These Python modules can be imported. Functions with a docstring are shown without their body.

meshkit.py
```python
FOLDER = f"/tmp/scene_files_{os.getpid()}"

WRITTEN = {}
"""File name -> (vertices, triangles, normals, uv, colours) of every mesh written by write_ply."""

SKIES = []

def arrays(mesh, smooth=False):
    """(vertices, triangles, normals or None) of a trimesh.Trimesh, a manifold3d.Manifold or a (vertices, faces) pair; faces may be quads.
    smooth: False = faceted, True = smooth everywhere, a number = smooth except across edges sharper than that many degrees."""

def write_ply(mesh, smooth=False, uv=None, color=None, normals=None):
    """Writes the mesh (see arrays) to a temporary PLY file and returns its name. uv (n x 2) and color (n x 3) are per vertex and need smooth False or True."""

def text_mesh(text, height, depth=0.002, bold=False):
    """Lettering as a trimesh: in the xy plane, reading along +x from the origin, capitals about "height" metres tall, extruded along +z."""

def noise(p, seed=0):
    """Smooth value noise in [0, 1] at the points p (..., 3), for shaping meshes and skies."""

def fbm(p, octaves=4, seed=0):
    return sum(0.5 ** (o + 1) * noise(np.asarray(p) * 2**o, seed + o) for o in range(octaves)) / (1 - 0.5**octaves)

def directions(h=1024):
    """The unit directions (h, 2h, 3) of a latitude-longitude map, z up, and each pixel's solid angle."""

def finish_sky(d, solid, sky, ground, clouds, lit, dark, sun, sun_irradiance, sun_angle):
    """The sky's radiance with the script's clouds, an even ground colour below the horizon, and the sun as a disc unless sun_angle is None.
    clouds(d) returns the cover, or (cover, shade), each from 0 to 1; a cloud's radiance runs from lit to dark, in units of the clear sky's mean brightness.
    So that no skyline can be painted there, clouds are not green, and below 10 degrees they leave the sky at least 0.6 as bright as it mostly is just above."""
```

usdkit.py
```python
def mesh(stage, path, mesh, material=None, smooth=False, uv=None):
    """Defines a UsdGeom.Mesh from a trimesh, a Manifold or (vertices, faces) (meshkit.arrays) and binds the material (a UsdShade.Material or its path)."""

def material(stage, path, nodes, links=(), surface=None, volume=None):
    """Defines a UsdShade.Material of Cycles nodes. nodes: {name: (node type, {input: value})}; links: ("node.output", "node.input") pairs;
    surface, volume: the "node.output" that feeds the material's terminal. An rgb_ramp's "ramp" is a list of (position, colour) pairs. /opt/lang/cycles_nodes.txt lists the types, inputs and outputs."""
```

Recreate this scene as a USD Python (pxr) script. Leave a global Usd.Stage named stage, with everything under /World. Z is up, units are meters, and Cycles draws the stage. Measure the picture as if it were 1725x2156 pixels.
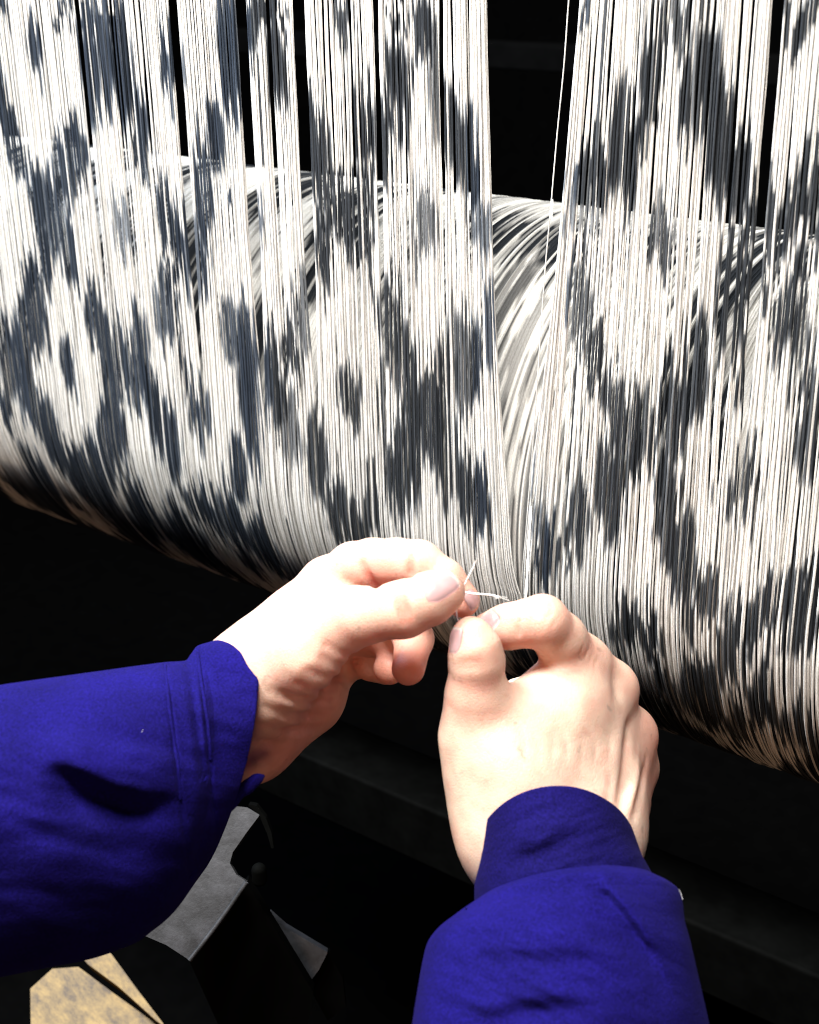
import math, random
import numpy as np
from scipy.ndimage import map_coordinates
import meshkit, usdkit
from pxr import Gf, Sdf, Usd, UsdGeom, UsdLux, UsdShade, Vt

rng = np.random.default_rng(7)
random.seed(7)
stage = Usd.Stage.CreateInMemory()
UsdGeom.SetStageUpAxis(stage, UsdGeom.Tokens.z)
UsdGeom.SetStageMetersPerUnit(stage, 1.0)
UsdGeom.Xform.Define(stage, '/World')
UsdGeom.Scope.Define(stage, '/World/Looks')

# ------------------------------------------------------------------ camera, lamps, exposure
# world: x along the warp beam (to the right), y away, z up; the beam's axis is the x axis
EYE = np.array([0.46824811, -0.74582142, 0.32390098])
AX = np.array([[0.79096977, 0.22620555, -0.56850495],
               [0.61157446, -0.32043594, 0.72339304],
               [-0.0185339, -0.91986513, -0.39179668]])      # columns: right, down, forward
FOC, CX, CY = 3033.46, 862.5, 1078.0                         # lens in units of a 1725-wide frame
EXPOSURE = 0.58
cam = UsdGeom.Camera.Define(stage, '/World/camera')
m4 = np.eye(4)
m4[0, :3], m4[1, :3], m4[2, :3], m4[3, :3] = AX[:, 0], -AX[:, 1], -AX[:, 2], EYE
cam.AddTransformOp().Set(Gf.Matrix4d(*m4.ravel().tolist()))
cam.CreateHorizontalApertureAttr(24.0)
cam.CreateVerticalApertureAttr(24.0 * 1024 / 819)
cam.CreateFocalLengthAttr(24.0 * FOC / 1725)
cam.CreateClippingRangeAttr(Gf.Vec2f(0.02, 100))
cam.CreateExposureAttr(EXPOSURE)
cam.CreateFStopAttr(11.0)
cam.CreateFocusDistanceAttr(0.72)


def rect_light(name, pos, target, w, h, power, color):
    L = UsdLux.RectLight.Define(stage, '/World/' + name)
    pos, target = np.array(pos, float), np.array(target, float)
    z = pos - target
    z /= np.linalg.norm(z)
    x = np.cross([0, 0, 1.0], z)
    x /= np.linalg.norm(x)
    y = np.cross(z, x)
    m = np.eye(4)
    m[0, :3], m[1, :3], m[2, :3], m[3, :3] = x, y, z, pos
    L.AddTransformOp().Set(Gf.Matrix4d(*m.ravel().tolist()))
    L.CreateWidthAttr(w)
    L.CreateHeightAttr(h)
    L.CreateIntensityAttr(power)
    L.CreateNormalizeAttr(True)
    L.CreateColorAttr(Gf.Vec3f(*color))
    return L


rect_light('ceiling_lamp', (-0.40, -0.90, 1.62), (0.05, -0.22, 0.0), 0.55, 0.45, 18.0, (1.0, 0.975, 0.935))
rect_light('ceiling_lamp_002', (0.42, -0.84, 1.62), (0.05, -0.12, 0.1), 0.5, 0.4, 13.0, (1.0, 0.97, 0.925))  # added unseen fill, brightens the wound yarn inside the wide gap
rect_light('ceiling_lamp_001', (-0.98, -0.42, 0.85), (-0.25, -0.12, 0.12), 0.4, 0.4, 4.5, (0.55, 0.72, 1.0))
rect_light('warm_fill', (0.9, -1.6, 0.10), (0.15, -0.15, -0.1), 0.4, 0.4, 1.1, (1.0, 0.60, 0.37))  # added unseen fill that warms the underside of the roll


# ------------------------------------------------------------------ helpers
def P(px, py, depth):
    """The point that stands DEPTH metres in front of the lens on the line of sight through (px, py)."""
    px, py, depth = np.broadcast_arrays(np.asarray(px, float), np.asarray(py, float), np.asarray(depth, float))
    q = np.stack([(px - CX) / FOC * depth, (py - CY) / FOC * depth, depth], -1)
    return EYE + q @ AX.T


names = {}


def numbered(parent, name):
    k = names.get((parent, name), 0)
    names[parent, name] = k + 1
    return f'{parent}/{name}' if k == 0 else f'{parent}/{name}_{k:03d}'


def tag(prim, label=None, cat=None, group=None, kind=None):
    p = prim.GetPrim() if hasattr(prim, 'GetPrim') else prim
    for k, v in (('label', label), ('category', cat), ('group', group), ('kind', kind)):
        if v:
            p.SetCustomDataByKey(k, v)
    return p


def thing(name, label, cat, group=None):
    x = UsdGeom.Xform.Define(stage, numbered('/World', name))
    return tag(x, label, cat, group)


def obj(name, mesh, mat, parent=None, smooth=30, dye=None):
    path = numbered(str(parent.GetPath()) if parent is not None else '/World', name)
    m = usdkit.mesh(stage, path, mesh, mat, smooth=smooth)
    if dye is not None:
        UsdGeom.PrimvarsAPI(m).CreatePrimvar('dye', Sdf.ValueTypeNames.Color3fArray, 'vertex').Set(Vt.Vec3fArray.FromNumpy(np.asarray(dye, np.float32)))
    return m.GetPrim()


def mat(name, nodes, links, surface='p.BSDF'):
    return usdkit.material(stage, '/World/Looks/' + name, nodes, links, surface=surface)


def grid_faces(n, m, wrap=False):
    """Quads of an n x m vertex grid (m wraps when asked)."""
    i, j = np.meshgrid(np.arange(n - 1), np.arange(m if wrap else m - 1), indexing='ij')
    j2 = (j + 1) % m
    return np.stack([i * m + j, i * m + j2, (i + 1) * m + j2, (i + 1) * m + j], -1).reshape(-1, 4)


def tube(pts, rad, sides=5, phase=0.0, flat=None):
    pts = np.asarray(pts, float)
    t = np.gradient(pts, axis=0)
    t /= np.linalg.norm(t, axis=1, keepdims=True) + 1e-12
    ref = np.array([1.0, 0, 0]) if np.abs(t[:, 0]).max() < 0.9 else np.array([0, 0, 1.0])
    a = ref - t * (t @ ref)[:, None]
    a /= np.linalg.norm(a, axis=1, keepdims=True)
    b = np.cross(t, a)
    ang = np.arange(sides) * 2 * np.pi / sides + phase
    r = np.broadcast_to(rad, (len(pts),))[:, None, None]
    v = pts[:, None] + r * (np.cos(ang)[None, :, None] * a[:, None] + (flat or 1.0) * np.sin(ang)[None, :, None] * b[:, None])
    return v.reshape(-1, 3), grid_faces(len(pts), sides, True)


def bevel_box(lo, hi, c=0.003):
    import manifold3d as md
    lo, hi = np.array(lo, float), np.array(hi, float)
    s = md.Manifold.cube((1, 1, 1)).scale(tuple(2 * np.array([1, 1, 1]) * c)).translate((-c, -c, -c))
    oct_ = md.Manifold.sphere(c, 8)
    return md.Manifold.batch_hull([oct_.translate(tuple(np.where([(k >> i) & 1 for i in range(3)], hi - c, lo + c))) for k in range(8)])


# ------------------------------------------------------------------ materials
YARN = mat('yarn', {
    'a': ('attribute', {}), 'g': ('geometry', {}), 'n': ('noise_texture', {'scale': 2200.0, 'detail': 2.0}),
    'm': ('mapping', {'scale': (1.0, 1.0, 0.35)}), 'r': ('map_range', {'from_min': 0.3, 'from_max': 0.7, 'to_min': 0.82, 'to_max': 1.08}),
    'x': ('mix_color', {'blend_type': 'multiply', 'fac': 1.0, 'use_clamp': False}),
    'b': ('bump', {'strength': 0.5, 'distance': 0.0004}),
    'p': ('principled_bsdf', {'roughness': 0.85, 'specular_ior_level': 0.08})},
    [('g.position', 'm.vector'), ('m.vector', 'n.vector'), ('n.fac', 'r.value'), ('a.color', 'x.a'), ('r.result', 'x.b'), ('x.result', 'p.base_color'),
     ('n.fac', 'b.height'), ('b.normal', 'p.normal')])
stage.GetPrimAtPath('/World/Looks/yarn/a').GetAttribute('inputs:attribute') or UsdShade.Shader(stage.GetPrimAtPath('/World/Looks/yarn/a')).CreateInput('attribute', Sdf.ValueTypeNames.String).Set('dye')
SKIN = mat('skin', {
    'a': ('attribute', {}), 'g': ('geometry', {}), 'n': ('noise_texture', {'scale': 90.0, 'detail': 4.0}), 'v': ('voronoi_texture', {'scale': 620.0, 'feature': 'distance_to_edge'}), 'sp': ('noise_texture', {'scale': 160.0, 'detail': 3.0}), 'spr': ('map_range', {'from_min': 0.66, 'from_max': 0.76, 'to_min': 1.0, 'to_max': 0.72, 'clamp': True}), 'vr': ('map_range', {'from_min': 0.0, 'from_max': 0.12, 'to_min': 0.0, 'to_max': 1.0, 'clamp': True}), 'rs': ('math', {'math_type': 'multiply'}),
    'r': ('map_range', {'from_min': 0.3, 'from_max': 0.7, 'to_min': 0.93, 'to_max': 1.06}),
    'x': ('mix_color', {'blend_type': 'multiply', 'fac': 1.0, 'use_clamp': False}),
    'b': ('bump', {'strength': 0.3, 'distance': 0.0003}),
    'p': ('principled_bsdf', {'roughness': 0.48, 'specular_ior_level': 0.4, 'subsurface_weight': 0.25, 'subsurface_scale': 0.003, 'subsurface_radius': (1.0, 0.35, 0.18)})},
    [('g.position', 'n.vector'), ('g.position', 'v.vector'), ('g.position', 'sp.vector'), ('sp.fac', 'spr.value'), ('n.fac', 'r.value'), ('r.result', 'rs.value1'), ('spr.result', 'rs.value2'), ('a.color', 'x.a'), ('rs.value', 'x.b'), ('x.result', 'p.base_color'),
     ('v.distance', 'vr.value'), ('vr.result', 'b.height'), ('b.normal', 'p.normal')])
UsdShade.Shader(stage.GetPrimAtPath('/World/Looks/skin/a')).CreateInput('attribute', Sdf.ValueTypeNames.String).Set('dye')
NAIL = mat('nail', {'a': ('attribute', {}), 'p': ('principled_bsdf', {'roughness': 0.32, 'subsurface_weight': 0.15, 'subsurface_scale': 0.002})}, [('a.color', 'p.base_color')])
UsdShade.Shader(stage.GetPrimAtPath('/World/Looks/nail/a')).CreateInput('attribute', Sdf.ValueTypeNames.String).Set('dye')


def cloth(name, c1, c2):
    return mat(name, {
        'g': ('geometry', {}), 'n': ('noise_texture', {'scale': 26.0, 'detail': 5.0}), 'f': ('noise_texture', {'scale': 1000.0, 'detail': 3.0}),
        'r': ('rgb_ramp', {'ramp': [(0.3, c1), (0.7, c2)]}), 'fr': ('map_range', {'from_min': 0.3, 'from_max': 0.7, 'to_min': 0.6, 'to_max': 1.4}),
        'x': ('mix_color', {'blend_type': 'multiply', 'fac': 1.0, 'use_clamp': False}), 'b': ('bump', {'strength': 0.6, 'distance': 0.0006}),
        'p': ('principled_bsdf', {'roughness': 0.9, 'specular_ior_level': 0.06, 'sheen_weight': 0.02, 'sheen_tint': (0.3, 0.25, 1.0)})},
        [('g.position', 'n.vector'), ('g.position', 'f.vector'), ('n.fac', 'r.fac'), ('f.fac', 'fr.value'), ('r.color', 'x.a'), ('fr.result', 'x.b'),
         ('x.result', 'p.base_color'), ('f.fac', 'b.height'), ('b.normal', 'p.normal')])


BLUE = cloth('blue_cotton', (0.0036, 0.0022, 0.056), (0.0056, 0.0034, 0.090))
SHADED_BLUE = cloth('shaded_cuff', (0.0034, 0.0022, 0.042), (0.0050, 0.0032, 0.062))  # the sleeve blue darkened, paints the shade on the right cuff


def rough(name, c1, c2, scale, roughness=0.6, metallic=0.0, bump=0.3, spec=0.3):
    return mat(name, {
        'g': ('geometry', {}), 'n': ('noise_texture', {'scale': scale, 'detail': 6.0, 'roughness': 0.65}), 'r': ('rgb_ramp', {'ramp': [(0.35, c1), (0.68, c2)]}),
        'b': ('bump', {'strength': bump, 'distance': 0.001}), 'p': ('principled_bsdf', {'roughness': roughness, 'metallic': metallic, 'specular_ior_level': spec})},
        [('g.position', 'n.vector'), ('n.fac', 'r.fac'), ('r.color', 'p.base_color'), ('n.fac', 'b.height'), ('b.normal', 'p.normal')])


IRON = rough('painted_iron', (0.0003, 0.00035, 0.0003), (0.0014, 0.0016, 0.0015), 45.0, 0.8, spec=0.03)
STEEL = rough('worn_steel', (0.013, 0.0138, 0.0155), (0.038, 0.0395, 0.045), 75.0, 0.6, 0.0, 0.8)
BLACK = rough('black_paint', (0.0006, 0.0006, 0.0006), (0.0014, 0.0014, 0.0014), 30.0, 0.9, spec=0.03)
WOOD = mat('tan_wood', {'g': ('geometry', {}), 'm': ('mapping', {'scale': (60.0, 110.0, 60.0)}), 'n': ('noise_texture', {'scale': 1.0, 'detail': 8.0, 'roughness': 0.75}),
    'r': ('rgb_ramp', {'ramp': [(0.36, (0.035, 0.018, 0.003)), (0.62, (0.21, 0.135, 0.032))]}), 'p': ('principled_bsdf', {'roughness': 0.6})},
    [('g.position', 'm.vector'), ('m.vector', 'n.vector'), ('n.fac', 'r.fac'), ('r.color', 'p.base_color')])

# ------------------------------------------------------------------ the dyed warp
R = 0.150                                                    # radius of the wound beam
BLOBS = '''-284,246,7.2,17,1;-312,265,5.7,9,1;-325,210,4.8,21,1;-323,193,10.3,9,1;-317,174,7.2,18,1;-310,166,7.2,12,1;-299,153,8.4,22,1;-286,142,10,27,1;-271,167,8.1,21,1;-259,198,9.4,12,1;-256,182,9.5,15,1;-235,234,9.3,31,1;-220,242,6.2,28,1;-206,240,8.6,34,1;-222,268,20.3,8,1;-252,269,12.1,5,1;-194,209,7.5,19,1;-198,183,5.8,11,1;-164,243,9.2,18,1;-133,205,6.9,19,1;-146,175,8.2,23,1;-116,259,10.7,29,1;-118,234,7.6,23,1;-99,263,7.3,18,1;-83,242,6.6,25,1;-90,271,16.8,7,1;-179,155,6.6,22,1;-168,141,8.6,18,1;-157,134,10.6,24,1;-182,115,8.1,10,1;-300,112,7.2,21,1;-272,115,7.6,23,1;-282,127,10,13,1;-220,142,9.2,16,0.4;-125,170,1.3,6,1;-104,159,6.5,11,0.5;-35,270,7.7,10,0.85;1,239,7.6,23,1;2,275,7.3,4,0.8;17,266,7.6,15,1;26,239,3.6,26,0.6;-60,218,3.3,22,1;-54,199,7.3,24,1;-45,183,17.6,8,1;-23,205,7,20,1;-11,204,6.8,22,1;-33,165,15.1,17,1;-54,149,6.3,20,1;-24,146,6,13,1;34,216,5.1,22,1;43,209,4.8,21,1;47,193,4.2,17,1;52,169,8.1,12,0.5;16,171,8.6,16,0.55;144,257,6.6,18,1;142,232,7.6,9,1;157,274,5.7,12,0.8;170,256,6.3,22,1;163,239,4.8,15,1;179,227,7.3,24,1;189,211,6.6,18,1;128,219,6.2,25,1;117,204,6.4,14,1;133,212,4.5,22,1;111,196,6.3,10,1;208,277,5.8,9,1;214,279,6.8,8,1;202,276,2.9,7,1;222,209,7,13,1;215,194,14.3,9,1;202,198,9.2,11,1;153,178,7.2,14,0.75;190,173,8,14,1;204,183,11.6,7,0.8;110,276,3.5,9,0.8;109,183,10.1,9,0.4;-315,79,10.6,23,1;-325,52,14.5,18,1;-352,32,11.7,29,1;-335,29,9.6,32,1;-364,-1,8.2,17,1;-335,-3,9.8,21,1;-322,-16,13.8,22,1;-256,85,7.6,19,1;-248,62,5.3,18,1;-236,54,11.7,22,1;-212,67,7.8,26,1;-227,41,16.1,18,1;-246,38,7,19,1;-192,95,7.8,20,0.7;-182,95,7.7,17,0.7;-288,41,8,18,1;-317,-29,12.1,24,1;-294,-36,17.9,17,1;-274,-33,11.6,21,1;-250,2,15.5,23,1;-260,-17,9.2,17,1;-207,24,6.3,24,1;-194,7,11,28,1;-164,35,9.8,17,1;-174,65,1.8,12,1;-132,91,8.3,19,0.75;-119,82,8.5,24,1;-120,56,8.6,33,1;-118,25,5.9,28,1;-134,2,7.5,22,1;-169,-36,19.8,17,1;-150,-42,13.4,24,1;-101,72,9.7,19,1;-97,50,8.4,22,1;-292,-62,21.2,24,1;-353,-73,14.1,35,1;-241,-58,13.6,24,1;-204,-74,13.7,31,1;-125,-58,9.9,27,1;-71,110,7.6,25,0.6;-83,81,6.8,16,1;-8,108,9.2,24,1;4,89,7.1,22,1;14,79,11.3,10,1;29,87,5.7,25,1;40,102,8.6,27,0.7;57,120,4.1,23,0.7;46,98,4.5,19,1;-39,66,8.6,17,1;17,61,15.9,18,1;3,40,7.3,25,1;19,54,7,20,1;30,38,7,26,1;-67,23,9.4,26,1;-85,32,6.9,22,0.5;-15,56,1.9,31,1;-52,-6,8.1,18,1;-25,-2,5.2,18,1;-41,-17,19.7,15,1;-8,15,7.5,21,1;50,22,6.8,20,1;40,29,4.7,20,1;97,3,11.3,9,1;87,28,4.3,13,0.4;110,137,6.6,19,0.7;120,119,5.8,16,1;116,107,3,9,1;133,94,7.6,18,1;147,80,7.5,20,1;130,48,8.6,23,1;140,66,11.1,14,1;163,98,8.1,21,1;175,120,6.1,25,1;190,150,7.7,20,1;200,159,9.5,10,1;221,150,7.3,23,1;199,118,1.6,16,1;232,107,5,26,1;204,67,8.3,16,1;113,28,6.1,22,1;97,1,6.4,10,1;163,58,5.6,18,1;166,34,8.3,14,1;173,25,7.3,14,1;186,57,1.9,14,1;95,-4,6.5,21,1;141,-30,10.1,15,1;156,-29,8.1,12,1;174,23,7.3,23,1;189,6,7.2,14,1;179,-9,2.9,15,1;201,-22,6.4,21,1;208,-17,5.4,16,1;218,1,6.9,14,1;231,20,5,16,1;236,7,8.1,18,1;185,-47,9.7,16,1;182,-66,12.3,24,1;241,36,3.5,13,1;219,-54,7.6,21,1;237,-59,5.4,21,1;204,-75,7.1,17,1;161,-60,6.3,14,1'''
B = np.array([[float(q) for q in s.split(',')] for s in BLOBS.split(';')])
B[:, :4] *= 0.001
WHITE, DARK = np.array([0.73, 0.718, 0.68]), np.array([0.0135, 0.0160, 0.0195])


def dyed(x, s, seed):
    """How dark the tie-dyed pattern is at x along the beam and s along the yarn (0 = undyed, 1 = dark)."""
    d = np.zeros(np.broadcast(x, s).shape)
    for bx, bs, hx, hs, w in B:
        q = np.abs((x - bx) / (hx * 1.06)) ** 2.2 + np.abs((s - bs) / (hs * 1.08)) ** 1.7
        d = np.maximum(d, w * np.clip((1.2 - q) / 0.45, 0, 1))
    return d


def dyed_lattice(x, s):
    """The same pattern where no motif of the sheet is known: staggered ovals with dark eyes between dark bands."""
    u, v = x / 0.088, s / 0.125
    k = np.floor(u)
    v = v + 0.5 * (k % 2)
    fu, fv = u - k - 0.5, v - np.floor(v) - 0.5
    edge = np.abs(fu) / 0.42 + np.abs(fv) / 0.5
    eye = (np.abs(fu) / 0.1) ** 2 + (np.abs(fv) / 0.16) ** 2
    return np.maximum(np.clip((edge - 0.95) / 0.15, 0, 1), np.clip((1.1 - eye) / 0.3, 0, 1) * 0.8)


def dye_colour(d, tone, bluish, hue=1.0):
    dark = DARK * (1 + bluish) * hue
    return np.exp(np.log(WHITE * tone) * (1 - d[:, None]) + np.log(dark) * d[:, None])


XG, GW = 0.0765, 1.75
# where the yarns lie along the beam, packed side by side, and the gaps that open between them above the beam
GAPS = [(-0.2415, 0.0030), (-0.2120, 0.0032), (-0.1595, 0.0045), (-0.1075, 0.0056), (-0.0885, 0.0018), (-0.0655, 0.0060), (-0.0130, 0.0026),
        (0.0315, 0.0014), (0.0390, 0.0016), (0.1300, 0.0012), (0.1845, 0.0012), (0.1890, 0.0020), (0.2005, 0.0036), (0.158, 0.0008), (-0.03, 0.0010), (0.0, 0.0009), (0.225, 0.001), (0.241, 0.0009), (0.0775, 0.0045), (-0.275, 0.0012), (-0.187, 0.0010), (-0.134, 0.0011), (0.052, 0.0009), (0.112, 0.0009), (0.171, 0.0009), (0.21, 0.0012)]
xs, x = [], 0.300
while x > -0.46:
    xs.append(x)
    x -= np.clip(rng.normal(0.00104, 0.00028), 0.0006, 0.0020)
xs = np.array(xs)
wide = np.clip(-np.gradient(xs), 0.0006, 0.0017)
near_gap = np.where(xs > XG, np.exp(-(xs - XG) / 0.012) * 0.55, np.exp(-(XG - xs) / 0.010) * 0.40)
keep = rng.random(len(xs)) > near_gap
first = np.nonzero(xs > XG)[0][-3:]
keep[first] = [True, False, True]
xs, wide = xs[keep], wide[keep]


def lateral(xb, z):
    """x of a yarn that lies at xb on the beam, at height z."""
    gl = np.clip((z + 0.03) / 0.31, 0, 1.2) ** 0.62
    gr = np.clip((z + 0.03) / 0.31, 0, 1.2)
    d = xb - XG
    out = xb + (np.where(d < 0, -0.0205 * gl * np.exp(-np.abs(d) / 0.028), 0.0265 * gr * np.exp(-np.abs(d) / 0.040)))
    g2 = np.clip((z - 0.0) / 0.16, 0, 1)
    g2 = g2 * g2 * (3 - 2 * g2)
    for gx, w in GAPS:
        e = xb - gx
        out = out + np.sign(e) * 0.5 * w * GW * g2 * np.exp(-np.abs(e) / 0.006)
    return out


Z0 = 0.40
S_END = -R * 1.75
s_all = np.concatenate([np.arange(Z0, 0.0, -0.0034), np.arange(0.0, S_END, -0.0034)])
warp = thing('ikat_warp', 'sheet of black and white ikat yarns hanging down onto the fat wound beam', 'yarn warp')
rest_v, rest_f, rest_c, at = [], [], [], 0
on_beam = s_all < 0
th = np.where(on_beam, -s_all / R, 0.0)
for i, xb in enumerate(xs):
    jit = rng.normal(0, 0.0075) + 0.009 * (meshkit.noise(np.array([xb * 90, 3.1, 0.0]), 5) - 0.5)
    layer = (i % 3) * 0.0007 + rng.uniform(0, 0.0008)
    wander = 0.0016 * (meshkit.noise(np.stack([s_all * 9, np.full_like(s_all, i * 1.7), np.zeros_like(s_all)], -1), 1) - 0.5)
    wander = wander + 0.0009 * (meshkit.noise(np.stack([s_all * 32, np.full_like(s_all, i * 3.3), np.zeros_like(s_all)], -1), 2) - 0.5)
    px = lateral(xb, np.maximum(s_all, -0.05)) + wander
    rr = R + 0.0008 + layer
    pts = np.stack([px, np.where(on_beam, -rr * np.cos(th), -rr), np.where(on_beam, -rr * np.sin(th), s_all)], -1)
    rad = 0.5 * wide[i] * rng.uniform(1.05, 1.4)
    v, f = tube(pts, rad * (1 + 0.05 * np.sin(s_all * 700 + i)), 6, rng.uniform(0, 6), 0.5)
    side = rng.normal(0, 0.0016)
    d = dyed(px + side, s_all + jit, 0)
    low = np.clip((-0.055 - s_all) / 0.03, 0, 1)
    d = np.maximum(d, low * dyed_lattice(px + side + 0.02, s_all + jit + 0.02))
    d = d * rng.choice([1.0, 0.94, 0.6, 0.05], p=[0.70, 0.18, 0.075, 0.045])
    if rng.random() < 0.02:
        d = np.maximum(d, 0.75 * (meshkit.noise(np.stack([s_all * 14, np.full_like(s_all, i * 0.77), np.zeros_like(s_all)], -1), 9) > 0.55))
    bleed = meshkit.noise(np.stack([s_all * 130, np.full_like(s_all, i * 2.3), np.zeros_like(s_all)], -1), 6)
    d = d * rng.uniform(0.86, 1.0) * (0.86 + 0.14 * bleed) * np.clip(0.82 + 0.34 * meshkit.noise(np.stack([s_all * 30, np.full_like(s_all, i * 5.1), np.zeros_like(s_all)], -1), 7), 0, 1)
    grain = 1 + 0.34 * (bleed - 0.5) + 0.10 * (rng.random(len(s_all)) - 0.5)
    tone = rng.uniform(0.74, 1.04)
    c = dye_colour(np.clip(d, 0, 0.99), tone * grain[:, None], rng.uniform(-0.3, 0.5), np.array([0.95, 1.12, 1.4]) if meshkit.noise(np.array([xb * 14, 0.4, 0.0]), 8) + 0.25 * (xb < -0.1) > 0.68 else 1.0)  # bluer darks, mostly at left: cool lamp tint put into the dye
    c = np.repeat(c, 6, axis=0)
    if i < 300:
        obj('thread', (v, f), YARN, warp, smooth=True, dye=c)
    else:
        rest_v.append(v), rest_f.append(f + at), rest_c.append(c)
        at += len(v)
tag(obj('far_threads', (np.vstack(rest_v), np.vstack(rest_f)), YARN, warp, smooth=True, dye=np.vstack(rest_c)), 'finer yarns of the left half of the sheet, packed side by side', kind='stuff')

# the yarn already wound on the beam, under the sheet: ridges side by side round the whole roll
beam = thing('warp_beam', 'fat round beam wound with black and white yarn behind the hanging sheet', 'warp beam')
nph = 96
ph = np.linspace(math.radians(-112), math.radians(150), nph)      # 0 = the front, positive = over the top and back
xb, k = [], 0
x = -0.72
while x < 0.40:
    xb.append(x)
    x += rng.normal(0.0019, 0.00025)
xb = np.array(xb)
cols, prof = [], []
wv = []
for i, x in enumerate(xb[:-1]):
    w = xb[i + 1] - x
    lift = rng.uniform(-0.0006, 0.0006)
    for fx, h in ((0.02, -0.0012), (0.28, 0.0), (0.5, 0.00035), (0.72, 0.0)):
        cols.append(x + fx * w)
        prof.append((h + lift, i))
cols = np.array(cols)
hh = np.array([p[0] for p in prof])
ii = np.array([p[1] for p in prof])
wob = 0.0030 * (meshkit.noise(np.stack([np.repeat(ph[:, None] * 2.2, len(cols), 1), np.repeat(cols[None] * 60, nph, 0), np.zeros((nph, len(cols)))], -1), 3) - 0.5)
rad = R - 0.0016 + hh[None]
vx = cols[None] + wob
v = np.stack([vx, -rad * np.cos(ph)[:, None], rad * np.sin(ph)[:, None]], -1).reshape(-1, 3)
ij = rng.normal(0, 0.011, len(xb))
ton = rng.uniform(0.82, 1.03, len(xb))
skip = rng.choice([1.0, 0.6, 0.1], len(xb), p=[0.72, 0.16, 0.12])
s2 = (ph * R)[:, None] + ij[ii][None]
d = dyed_lattice(cols[None] + 0.03, s2 + 0.045)
band = np.clip((0.030 - np.abs(s2 - 0.192)) / 0.008, 0, 1) + 0.8 * np.clip((0.018 - np.abs(s2 - 0.066)) / 0.008, 0, 1) * (np.sin(ii * 1.9)[None] > 0.35)
mid = np.clip((np.abs(cols - 0.035) - 0.075) / 0.02, 0, 1)[None]
streak = (meshkit.noise(np.stack([s2 * 16, np.repeat(ii[None] * 0.83, nph, 0), np.zeros_like(s2)], -1), 17) > 0.60) * 0.85
fine = (meshkit.noise(np.stack([s2 * 22, np.repeat(ii[None] * 1.9, nph, 0), np.zeros_like(s2)], -1), 23) > 0.62) * 0.6
band = np.maximum(np.maximum(band, np.maximum(streak, fine) * (s2 < 0.165)), 0.4 * np.clip((s2 - 0.200) / 0.02, 0, 1))  # greyer dye over the top of the roll paints down its bright light
d = (d * mid + np.clip(band, 0, 1) * (1 - mid)) * skip[ii][None]
c = (WHITE[None, None] * ton[ii][None, :, None]) * (1 - d[..., None]) + DARK[None, None] * 1.2 * d[..., None]
tag(obj('wound_yarn', (v, grid_faces(nph, len(cols))[:, ::-1]), YARN, beam, smooth=True, dye=c.reshape(-1, 3)), kind='stuff')
import trimesh
core = trimesh.creation.cylinder(radius=R - 0.006, height=1.12, sections=64)
core.apply_transform(trimesh.transformations.rotation_matrix(math.pi / 2, [0, 1, 0]))
core.apply_translation([-0.16, 0, 0])
obj('core', core, IRON, beam, smooth=30)

# ------------------------------------------------------------------ the dark room and the loom around the beam
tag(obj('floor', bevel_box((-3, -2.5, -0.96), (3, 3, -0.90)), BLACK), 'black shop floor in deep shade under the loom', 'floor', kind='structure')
tag(obj('wall', bevel_box((-3, 1.9, -0.897), (3, 2.0, 2.2)), BLACK), 'black back wall in the dark behind the loom', 'wall', kind='structure')


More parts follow.
